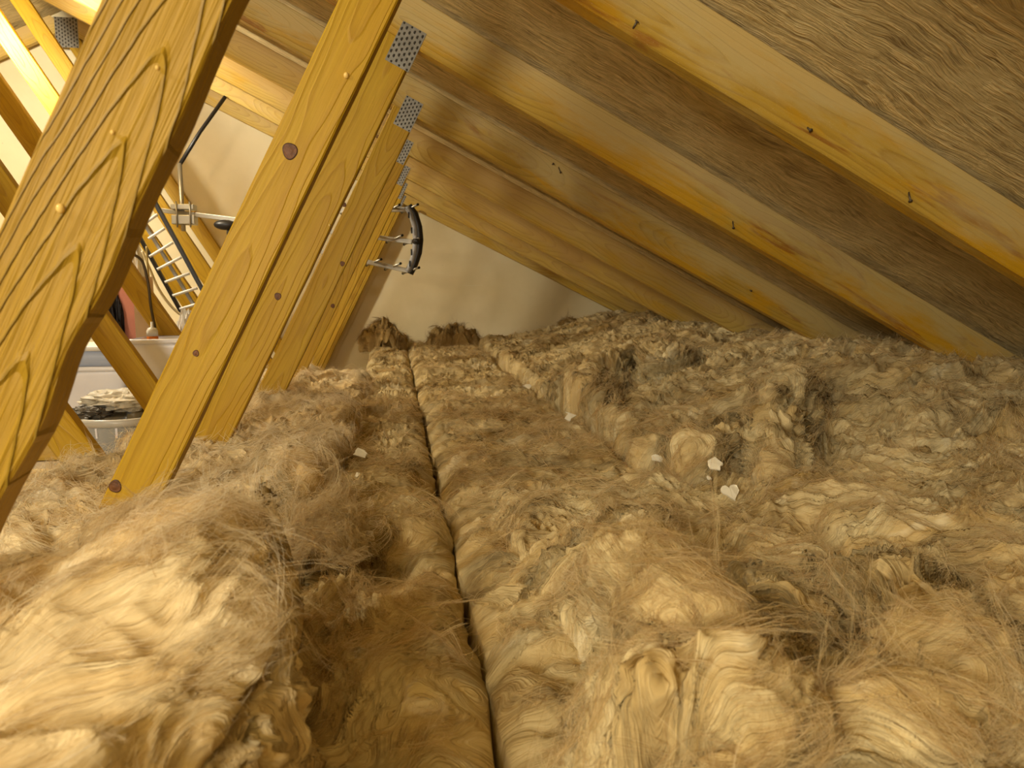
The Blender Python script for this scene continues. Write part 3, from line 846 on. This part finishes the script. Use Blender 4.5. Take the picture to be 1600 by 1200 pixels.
M_WOOL_WHITE = wool_mat('white_mineral_wool', srgb(236, 224, 194), srgb(212, 190, 146), srgb(160, 134, 92), 0.3)
c_ = atz(500, 785, -0.30)
scrap('fluffy loose wool tuft at the far right corner of the foreground slab', c_[0], c_[1], -0.36, 0.05, 0.085, 0.055, 66, M_WOOL_WHITE, M_FIB_PALE, None, 26000)

# ---------------------------------------------------------------- knots, resin beads and nails on the timbers
def mats_of(o, root):
    return (Matrix.Translation(root.location) @ o.matrix_basis).inverted()
M_KNOT = plain('knot_wood', srgb(112, 66, 20), 0.5, var=0.3, scale=120, bump=0.4, bscale=300)
M_KNOT_RIM = plain('knot_rim', srgb(70, 40, 14), 0.6)
def on_timber(mb, name, o, root, mat, smooth_shade=True, mats=None):
    inv = mats_of(o, root)
    v = [inv @ Vector(p) for p in mb.v]
    return mesh_from(name, v, mb.f, mat, o, smooth_shade, mats, mb.m if mats else None)
def knot(n, px, py, r):
    root, raf, web = TR[n]
    c = aty(px, py, TY(n)); R = r * TY(n) / F_PX
    mb = MB(); seg = 24; rings = [(1.0, 0.0, 1), (0.86, 0.0009, 1), (0.8, 0.0007, 0), (0.4, 0.0015, 0)]
    vs = []
    for k, (f, h, m) in enumerate(rings):
        for q in np.linspace(0, 2 * math.pi, seg, endpoint=False):
            w = 1 + 0.06 * math.sin(3 * q + px)
            vs.append((c[0] + R * f * w * math.cos(q), TY(n) + 0.0002 - h, c[2] + R * f * w * 1.12 * math.sin(q)))
    vs.append((c[0], TY(n) - 0.0014, c[2]))
    fc = []; ms = []
    for k in range(3):
        for j in range(seg):
            fc.append((k * seg + j, k * seg + (j + 1) % seg, (k + 1) * seg + (j + 1) % seg, (k + 1) * seg + j)); ms.append(1 if k == 0 else 0)
    for j in range(seg):
        fc.append((3 * seg + j, 3 * seg + (j + 1) % seg, 4 * seg)); ms.append(0)
    mb.v = vs; mb.f = fc; mb.m = ms
    on_timber(mb, 'knot', web, root, None, True, [M_KNOT, M_KNOT_RIM])
for a in ((1, 453, 236, 11), (1, 306, 552, 4.5), (1, 180, 760, 9), (2, 434, 463, 5), (3, 538, 320, 3), (3, 535, 412, 3.5), (3, 520, 478, 3)):
    knot(*a)
def bead(n, px, py, r):
    root, raf, web = TR[n]
    c = aty(px, py, TY(n)); R = r * TY(n) / F_PX
    mb = MB(); vs = []; fc = []; seg = 12
    for i in range(6):
        a = i / 5 * math.pi / 2
        for q in np.linspace(0, 2 * math.pi, seg, endpoint=False):
            vs.append((c[0] + R * math.cos(a) * math.cos(q), TY(n) - R * 1.3 * math.sin(a), c[2] + R * 1.2 * math.cos(a) * math.sin(q)))
    for i in range(5):
        for j in range(seg):
            fc.append((i * seg + j, i * seg + (j + 1) % seg, (i + 1) * seg + (j + 1) % seg, (i + 1) * seg + j))
    mb.add(vs, fc)
    on_timber(mb, 'resin_bead', web, root, M_RESIN)
for a in ((0, 95, 326, 6), (0, 176, 207, 3), (0, 246, 106, 3), (1, 541, 118, 4), (2, 515, 352, 2)):
    bead(*a)
def nail(n, px, py, length, d):
    root, raf, web = TR[n]
    c = aty(px, py, TY(n)); d = np.array(d, float); d /= np.linalg.norm(d)
    mb = MB(); mb.tube([c - d * 0.002, c + d * length * 0.9], 0.0016, 8); mb.tube([c + d * length * 0.9, c + d * length], 0.0034, 10)
    on_timber(mb, 'nail', raf, root, M_NAIL)
for a in ((1, 990, 43, 0.010, (0.3, -0.5, 0.6)), (1, 1262, 200, 0.009, (0.2, -0.8, -0.6)), (1, 1420, 302, 0.016, (-0.1, -0.5, -0.9)),
          (2, 1145, 347, 0.018, (-0.1, -0.5, -0.9)), (3, 863, 257, 0.008, (0.2, -0.9, 0.1)), (3, 873, 262, 0.02, (0.2, -0.5, -0.8)), (3, 1172, 453, 0.01, (0, -0.9, -0.3))):
    nail(*a)

# ---------------------------------------------------------------- loft aerial hung between two trusses
AE = empty('television_aerial', aty(320, 300, 4.0), 'three-boomed loft aerial with black curved end bracket, hanging behind the row of webs', 'aerial')
def L3(a, b, ya, yb, n=2):
    A, B = aty(*a, ya), aty(*b, yb)
    return [A + (B - A) * t for t in np.linspace(0, 1, n)]
def boom(a, b, ya, yb):
    A, B = L3(a, b, ya, yb)
    mb = MB(); mb.bar(A, B, 0.016, 0.022); mb.build('boom', M_ALU, AE, bevel=0.002)
    return A, B
BO = [boom((640, 327), (392, 333), 3.68, 3.93), boom((644, 378), (250, 328.5), 3.68, 4.05), boom((642, 424), (392, 369), 3.68, 3.93)]
ER = np.array([0.036, -0.06, 0.012])
def element(line, px):
    A, B = line
    best = min(np.linspace(0, 1, 400), key=lambda t: abs(project(A + (B - A) * t)[0] - px))
    c = A + (B - A) * best + np.array([0, 0, 0.004])
    mb = MB(); mb.tube([c - ER, c + ER], 0.005, 10); o = mb.build('element', M_ALU, AE, True)
    for sgn in (-1, 1):
        m2 = MB(); m2.tube([c + ER * sgn * 0.97, c + ER * sgn * 1.06], 0.0062, 10)
        inv = np.array(AE.location)
        mesh_from('end_cap', [np.array(p) - inv for p in m2.v], m2.f, M_BLACK, o)
def project(p):
    d = np.dot(p, _fw); return np.array([800 + F_PX * np.dot(p, _rt) / d, 600 - F_PX * np.dot(p, _up) / d])
for ln, pxs in zip(BO, ((612, 648, 486, 545), (583, 616, 650, 470, 530), (584, 614, 650, 455, 520))):
    for q in pxs: element(ln, q)
mb = MB(); arc = [aty(px, py, 3.675) for px, py in ((639, 321), (648, 335), (653.5, 355), (655, 375), (653, 395), (648, 412), (641, 428))]
pts = []
for i in range(len(arc) - 1):
    for t in np.linspace(0, 1, 5, endpoint=False): pts.append(arc[i] + (arc[i + 1] - arc[i]) * t)
pts.append(arc[-1])
n_ = len(pts)
mb.tube(pts, [0.019 + 0.007 * math.sin(i / (n_ - 1) * math.pi) for i in range(n_)], 10, flat=(0.8, 1.0))
br = mb.build('end_bracket', M_BLACK, AE, True)
mb = MB(); pg = [p + np.array([-0.017, -0.014, 0]) for p in pts[1:-1]]
mb.tube(pg, [0.013] * len(pg), 8, flat=(1, 1)); mb.build('bracket_face', M_GREY, AE, True)
for py in (336, 360, 394, 412):
    px = np.interp(py, (321, 375, 428), (636, 646, 638))
    c = aty(px, py, 3.644); mb = MB(); mb.bar(c - np.array([0, 0, .014]), c + np.array([0, 0, .014]), 0.008, 0.004, (0, 1, 0)); mb.build('slot', M_BLACK, AE)
mb = MB(); c = aty(647, 377, 3.645); mb.tube([c, c + np.array([0.02, -0.02, 0])], 0.013, 14); mb.build('pivot_knob', M_BLACK, AE, True)
mb = MB(); c = aty(352, 350, 3.93)
vs = []; fc = []
for i in range(9):
    a = -math.pi / 2 + math.pi * i / 8
    for q in np.linspace(0, 2 * math.pi, 14, endpoint=False):
        vs.append(c + np.array([0.055 * math.sin(a), 0.03 * math.cos(a) * math.sin(q), 0.026 * math.cos(a) * math.cos(q) - 0.004]))
for i in range(8):
    for j in range(14): fc.append((i * 14 + j, i * 14 + (j + 1) % 14, (i + 1) * 14 + (j + 1) % 14, (i + 1) * 14 + j))
mb.add(vs, fc); mb.build('dipole_pod', M_BLACK, AE, True)
mb = MB(); mb.tube([aty(358, 354, 3.93), aty(357, 364, 3.93), aty(362, 380, 3.94)], 0.009, 10); mb.build('cable_tail', M_BLACK, AE, True)
mb = MB()
for (a, b) in (((268, 319), (304, 328)), ((269, 336), (306, 351))):
    A = aty(*a, 3.995); B = aty(*b, 3.995)
    mb.box((A[0], 3.975, B[2]), (B[0], 4.045, A[2]))
mb.build('mast_clamp', M_ALU, AE, bevel=0.003)
for px in (276, 297):
    mb = MB(); c = aty(px, 335, 3.968); mb.tube([c - np.array([0, 0, .062]), c + np.array([0, 0, .062])], 0.004, 8); mb.build('clamp_bolt', M_ALU, AE, True)
mb = MB(); mb.tube([aty(287, 361, 4.03), aty(285, 335, 4.03), aty(280.5, 255, 4.03)], 0.011, 12); mb.build('mast', M_ALU, AE, True)
mb = MB(); mb.tube([aty(280.5, 258, 4.03), aty(312, 207, 4.08), aty(352, 151, 4.13)], 0.0095, 10); mb.build('hanging_strut', M_BLACK, AE, True)

# ---------------------------------------------------------------- rack with rungs by the inner webs
RK = empty('ladder_rack', aty(300, 505, 3.38), 'slim black-railed rack with thin white rungs tilted beside the inner webs', 'rack')
def ext(a, b, k0, k1):
    a = np.array(a, float); b = np.array(b, float); return tuple(a + (b - a) * k0), tuple(a + (b - a) * k1)
for a, b, w, m in (((252, 334), (316, 452), 0.016, M_BLACK), ((228, 388), (290, 500), 0.014, M_BLACK), ((237, 368), (305, 480), 0.012, M_GREY)):
    a2, b2 = ext(a, b, -0.35, 1.35)
    A, B = L3(a2, b2, 3.38, 3.38); mb = MB(); mb.bar(A, B, 0.022, w, (1, 0, 0.5)); mb.build('rail', m, RK, bevel=0.002)
rungs = [((232, 373), (257, 357)), ((234, 401), (270, 379)), ((246, 421), (283, 402)), ((258, 441), (296, 427)), ((270, 462), (308, 450)), ((281, 483), (318, 472)), ((222, 352), (246, 335))]
for a, b in rungs:
    A, B = L3(a, b, 3.366, 3.366); mb = MB(); mb.tube([A, B], 0.006, 10); mb.build('rung', M_WHITE, RK, True)

# ---------------------------------------------------------------- cables and stored things beyond the webs
def cable(name, label, pts, r, mat):
    P3 = [aty(*p[:2], p[2]) for p in pts]
    out = []
    for i in range(len(P3) - 1):
        p0 = P3[max(i - 1, 0)]; p1, p2 = P3[i], P3[i + 1]; p3 = P3[min(i + 2, len(P3) - 1)]
        for t in np.linspace(0, 1, 6, endpoint=False):
            out.append(0.5 * ((2 * p1) + (-p0 + p2) * t + (2 * p0 - 5 * p1 + 4 * p2 - p3) * t * t + (-p0 + 3 * p1 - 3 * p2 + p3) * t ** 3))
    out.append(P3[-1])
    mb = MB(); mb.tube(out, r, 8); o = mb.build(name, mat, None, True)
    return tag(o, label, 'cable')
cable('cable', 'dark brown cable hanging down in front of the yellow inner web', [(205, 396, 2.88), (222, 408, 2.9), (231, 440, 2.9), (236, 480, 2.9), (243, 515, 2.9), (250, 540, 2.9)], 0.005, plain('brown_cable', srgb(74, 58, 30), 0.5))
cable('cable', 'cream cable curving down beside the left rail of the rack', [(222, 392, 3.24), (233, 418, 3.24), (246, 448, 3.24), (262, 472, 3.24), (280, 490, 3.24), (300, 500, 3.24)], 0.0055, plain('cream_cable', srgb(214, 200, 160), 0.4))
cable('cable', 'thin grey cable hanging straight beside the cream one', [(229, 385, 3.2), (231, 420, 3.2), (236, 460, 3.2), (240, 480, 3.2)], 0.004, plain('grey_cable', srgb(170, 150, 90), 0.5))

def clear_plastic(name, tint, alpha):
    T = NT(name)
    tc = T.n('ShaderNodeTexCoord').outputs['Object']
    T.b.inputs['Base Color'].default_value = tint; T.b.inputs['Roughness'].default_value = 0.25
    a = T.math('MULTIPLY_ADD', T.noise(tc, 9, 4), 0.25, alpha - 0.12)
    T.link(a, T.b.inputs['Alpha'])
    return T.m
M_TUB = clear_plastic('milky_plastic', srgb(244, 242, 246), 0.86)
M_BUCKET = clear_plastic('clear_plastic', srgb(190, 190, 184), 0.42)
M_BAGC = plain('crumpled_olive_polythene', srgb(146, 128, 92), 0.4, var=0.25, scale=12, spec=0.4)
M_BAGD = plain('dark_grey_polythene', srgb(96, 88, 76), 0.5, var=0.4, scale=9, spec=0.3)

def rounded(w, d, r, n=5):
    out = []
    for cx, cy, a0 in ((w / 2 - r, d / 2 - r, 0), (-w / 2 + r, d / 2 - r, 90), (-w / 2 + r, -d / 2 + r, 180), (w / 2 - r, -d / 2 + r, 270)):
        for k in range(n + 1):
            a = math.radians(a0 + 90 * k / n); out.append((cx + r * math.cos(a), cy + r * math.sin(a)))
    return out
def loft(mb, rings, close_bottom=False, close_top=False, m=0):
    n = len(rings[0]); vs = [p for r in rings for p in r]; fc = []
    for i in range(len(rings) - 1):
        for k in range(n): fc.append((i * n + k, i * n + (k + 1) % n, (i + 1) * n + (k + 1) % n, (i + 1) * n + k))
    if close_bottom: fc.append(tuple(range(n))[::-1])
    if close_top: fc.append(tuple((len(rings) - 1) * n + k for k in range(n)))
    mb.add(vs, fc, m)
FL = FLOOR + 0.004
def tub(label, name, cx, cy, w, d, z1, mat, rimw=0.014):
    root = empty(name, (cx, cy, FL), label, 'storage box')
    ring = lambda k, z, r=0.02: [(cx + x, cy + y, z) for x, y in rounded(w * k, d * k, r)]
    mb = MB()
    loft(mb, [ring(0.86, FL), ring(0.93, FL + (z1 - FL) * .5), ring(0.985, z1 - 0.03), ring(1.0, z1), ring(0.985, z1), ring(0.97, z1 - 0.03), ring(0.91, FL + (z1 - FL) * .5), ring(0.84, FL + 0.003)], True, True)
    mb.build('body', mat, root, True)
    mb = MB()
    rg = lambda gw, z: [(cx + x, cy + y, z) for x, y in rounded(w + gw, d + gw, 0.022)]
    loft(mb, [rg(-0.006, z1 - 0.012), rg(rimw, z1 - 0.014), rg(rimw, z1), rg(-0.006, z1 + 0.002)])
    mb.build('rim', mat, root, True)
    return root
cT = aty(236, 531, 2.66)
tub('open milky plastic tub holding an orange-based bottle', 'storage_tub', cT[0] + 0.01, 2.77, 0.17, 0.21, cT[2], M_TUB)
cB = aty(140, 546, 2.66)
xb0 = aty(70, 546, 2.66)[0]; xb1 = aty(192, 546, 2.66)[0]
bx = tub('milky plastic box with a blue-grey band, left of the open tub', 'storage_box', (xb0 + xb1) / 2, 2.775, xb1 - xb0, 0.22, aty(140, 574, 2.66)[2], M_TUB)
mb = MB(); zl = aty(140, 574, 2.66)[2]; zt = aty(140, 541, 2.66)[2]; cx = (xb0 + xb1) / 2; w_ = xb1 - xb0
rg = lambda gw, z: [(cx + x, 2.775 + y, z) for x, y in rounded(w_ + gw, 0.22 + gw, 0.02)]
loft(mb, [rg(-0.004, zl + 0.003), rg(-0.004, zt - 0.016)], True, True); mb.build('lid', plain('blue_grey_plastic', srgb(172, 182, 204), 0.4), bx, True)
mb = MB(); loft(mb, [rg(0.012, zt - 0.016), rg(0.012, zt - 0.003), rg(-0.01, zt)], True, True); mb.build('lid_rim', M_WHITE, bx, True)

# carton, bottle and black cloth standing in / behind the tub
ct = empty('bottle_carton', (aty(212, 520, 3.10)[0], 3.10, FL), 'tall narrow carton, one dusky red side and one cream side, standing behind the open tub', 'carton')
c = aty(212, 520, 3.03); zt = aty(212, 432, 3.03)[2]
A = np.array([c[0], 3.03]); dl = np.array([-0.080, 0.062]); dr = np.array([0.056, 0.056])
mb = MB()
quad = [A, A + dr, A + dr + dl, A + dl]
vs = [(p[0], p[1], z) for z in (FL, zt) for p in quad]
mb.add(vs, [(0, 1, 5, 4)], 1); mb.add(vs, [(3, 0, 4, 7)], 0); mb.add(vs, [(1, 2, 6, 5), (2, 3, 7, 6), (4, 5, 6, 7), (3, 2, 1, 0)], 1)
mb.build('carton_body', None, ct, mats=[plain('dusky_red_card', srgb(176, 112, 92), 0.6), plain('cream_card', srgb(232, 206, 176), 0.6)])
bt = empty('bottle', (aty(238, 520, 2.82)[0], 2.82, FL + 0.01), 'small white-capped bottle with an orange base standing in the open milky tub', 'bottle')
c = aty(238, 520, 2.82)
def lathe(mb, cx, cy, prof, seg=16):
    loft(mb, [[(cx + r * math.cos(q), cy + r * math.sin(q), z) for q in np.linspace(0, 2 * math.pi, seg, endpoint=False)] for r, z in prof], True, True)
zq = aty(238, 525, 2.82)[2]
mb = MB(); lathe(mb, c[0], 2.82, [(0.017, FL + 0.01), (0.019, FL + 0.03), (0.019, zq - 0.004), (0.018, zq)]); mb.build('bottle_body', plain('orange_plastic', srgb(222, 122, 40), 0.35), bt, True)
mb = MB(); lathe(mb, c[0], 2.82, [(0.0185, zq), (0.0185, zq + 0.018), (0.014, zq + 0.028), (0.005, zq + 0.031), (0.004, zq + 0.05)]); mb.build('cap', M_WHITE, bt, True)

def lump(name, label, cat, c, rad, mat, seed, rough=0.35, fr=2.2, flat=0.0, nu=60, nv=40):
    vs = []; fc = []
    for i in range(nv + 1):
        a = -math.pi / 2 + math.pi * i / nv
        for j in range(nu):
            q = 2 * math.pi * j / nu
            d = np.array([math.cos(a) * math.cos(q), math.cos(a) * math.sin(q), math.sin(a)])
            vs.append(d)
    D = np.array(vs)
    k = 1 + rough * (1 - 2 * np.abs(noise(D[:, 0] * fr, D[:, 1] * fr, D[:, 2] * fr, seed))) - rough * .5 + rough * 0.5 * (1 - 2 * np.abs(noise(D[:, 0] * fr * 2.3, D[:, 1] * fr * 2.3, D[:, 2] * fr * 2.3, seed + 1)))
    V = D * k[:, None] * np.array(rad)[None] + np.array(c)[None]
    V[:, 2] = np.maximum(V[:, 2], c[2] - rad[2] * (1 - flat))
    for i in range(nv):
        for j in range(nu): fc.append((i * nu + j, i * nu + (j + 1) % nu, (i + 1) * nu + (j + 1) % nu, (i + 1) * nu + j))
    mb = MB(); mb.add(list(V), fc); o = mb.build(name, mat, None, False)
    return tag(o, label, cat)
lump('black_cloth', 'black cloth bundle left of the dusky red carton', 'cloth', np.array([aty(180, 505, 3.08)[0], 3.08, -0.34]), (0.045, 0.05, 0.27), plain('black_fabric', srgb(26, 20, 20), 0.9), 71)
# clear bucket with a bag of rubbish
bc = aty(190, 648, 2.505)
bk = empty('bucket', (bc[0], 2.505, FL), 'clear plastic bucket with a pale rim, between the lower inner webs', 'bucket')
mb = MB(); zr_ = bc[2]
def ringb(r, z): return [(bc[0] + r * math.cos(q), 2.505 + r * math.sin(q) * 0.95, z) for q in np.linspace(0, 2 * math.pi, 40, endpoint=False)]
loft(mb, [ringb(0.10, FL), ringb(0.118, zr_ - 0.03), ringb(0.121, zr_), ringb(0.117, zr_), ringb(0.114, zr_ - 0.03), ringb(0.097, FL + 0.004)], True, True); mb.build('body', M_BUCKET, bk, True)
mb = MB(); loft(mb, [ringb(0.1195, zr_ - 0.022), ringb(0.126, zr_ - 0.02), ringb(0.127, zr_), ringb(0.119, zr_ + 0.002)]); mb.build('rim', plain('milky_rim', srgb(206, 200, 186), 0.3), bk, True)
for q in (-2.3, -1.9, -1.4):
    mb = MB(); mb.bar((bc[0] + 0.119 * math.cos(q), 2.505 + 0.113 * math.sin(q), zr_ - 0.024), (bc[0] + 0.117 * math.cos(q), 2.505 + 0.111 * math.sin(q), zr_ - 0.055), 0.006, 0.003, (math.cos(q), math.sin(q), 0)); mb.build('rib', M_TUB, bk)
lump('plastic_bag', 'crumpled pale grey plastic bag spilling over the bucket rim', 'bag', aty(190, 626, 2.55), (0.10, 0.08, 0.03), plain('pale_grey_polythene', srgb(206, 196, 174), 0.5, var=0.2, scale=14, spec=0.3), 73, 0.4, 1.6)
lump('plastic_bag', 'dark folded plastic bag in the mouth of the bucket', 'bag', aty(142, 645, 2.48), (0.05, 0.05, 0.02), M_BAGD, 74, 0.4, 1.5)
lump('plastic_bag', 'olive crumpled polythene bag slumped at the right of the bucket', 'bag', aty(228, 690, 2.58) + np.array([0.03, 0.02, 0]), (0.085, 0.10, 0.12), M_BAGC, 75, 0.35, 1.6)
lump('white_sack', 'white sack standing behind the inner web at the foot of the rack', 'sack', np.array([aty(291, 502, 3.20)[0], 3.20, -0.36]), (0.05, 0.05, 0.25), M_WHITE, 76, 0.22, 2.4)
lump('white_roll', 'slim white roll standing behind the carton, its top beside the hanging cables', 'roll', np.array([aty(213, 410, 3.26)[0], 3.26, -0.22]), (0.042, 0.042, 0.39), M_WHITE, 77, 0.15, 2.0)

# ---------------------------------------------------------------- plaster flakes lying on the wool
ALLP = np.concatenate(SURF); dd = ALLP @ _fw; ok = dd > 0.1
PX = 800 + F_PX * (ALLP @ _rt) / np.where(ok, dd, 1); PY = 600 - F_PX * (ALLP @ _up) / np.where(ok, dd, 1)
def flake(px, py, r, seed, label):
    m = np.where(ok & (np.hypot(PX - px, PY - py) < 7))[0]
    if not len(m): return
    c = ALLP[m[np.argmin(dd[m])]] + np.array([0, -0.012, 0.018])
    R = 1.25 * r * dd[m].min() / F_PX
    rg = np.random.default_rng(seed); n = 9; a = np.sort(rg.uniform(0, 2 * math.pi, n)); rr = R * rg.uniform(0.55, 1.15, n)
    e1 = np.array([1, 0.1, 0.1]); e2 = np.array([-0.1, 0.75, 0.65]); e2 /= np.linalg.norm(e2); nn = np.cross(e1, e2)
    if 'heart' in label and seed == 3:
        n = 24; a = np.linspace(0, 2 * math.pi, n, endpoint=False)
        hx = 16 * np.sin(a) ** 3; hz = 13 * np.cos(a) - 5 * np.cos(2 * a) - 2 * np.cos(3 * a) - np.cos(4 * a)
        hx, hz = -hx / 16, hz / 15; rr = R * np.hypot(hx, hz); a = np.arctan2(hz, hx)
    top = [c + e1 * q * math.cos(t) + e2 * q * math.sin(t) + nn * rg.normal(0, 0.0008) for q, t in zip(rr, a)]
    bot = [p - nn * 0.0025 for p in top]
    mb = MB(); mb.add(top + bot, [tuple(range(n)), tuple(range(n, 2 * n))[::-1]] + [(i, n + i, n + (i + 1) % n, (i + 1) % n) for i in range(n)])
    tag(mb.build('plaster_flake', M_FLAKE), label, 'flake', 'plaster flakes on the insulation')
flake(570, 714, 10, 1, 'white plaster flake on the ragged heap left of the seam, the larger of two')
flake(562, 748, 4, 2, 'tiny white flake just below the larger flake left of the seam')
flake(1133, 776, 12, 3, 'heart-shaped white plaster flake, the lowest of the flakes on the right')
flake(1115, 732, 10, 4, 'angular white plaster flake above the heart-shaped one')
flake(1019, 727, 8, 5, 'white plaster flake at the broken edge of the flat strip')
flake(896, 655, 9, 6, 'white plaster flake in the gap between flat strip and tangled quilt, farthest up')
flake(1098, 757, 4, 7, 'tiny white flake left of the heart-shaped one')
flake(827, 605, 6, 8, 'small white flake by the dark end of the gap near the curled tuft')

# ---------------------------------------------------------------- shift everything onto the floor level
for o in list(COL.objects):
    if o.parent is None and o.type not in {'CAMERA', 'LIGHT'}:
        o.location.z += H
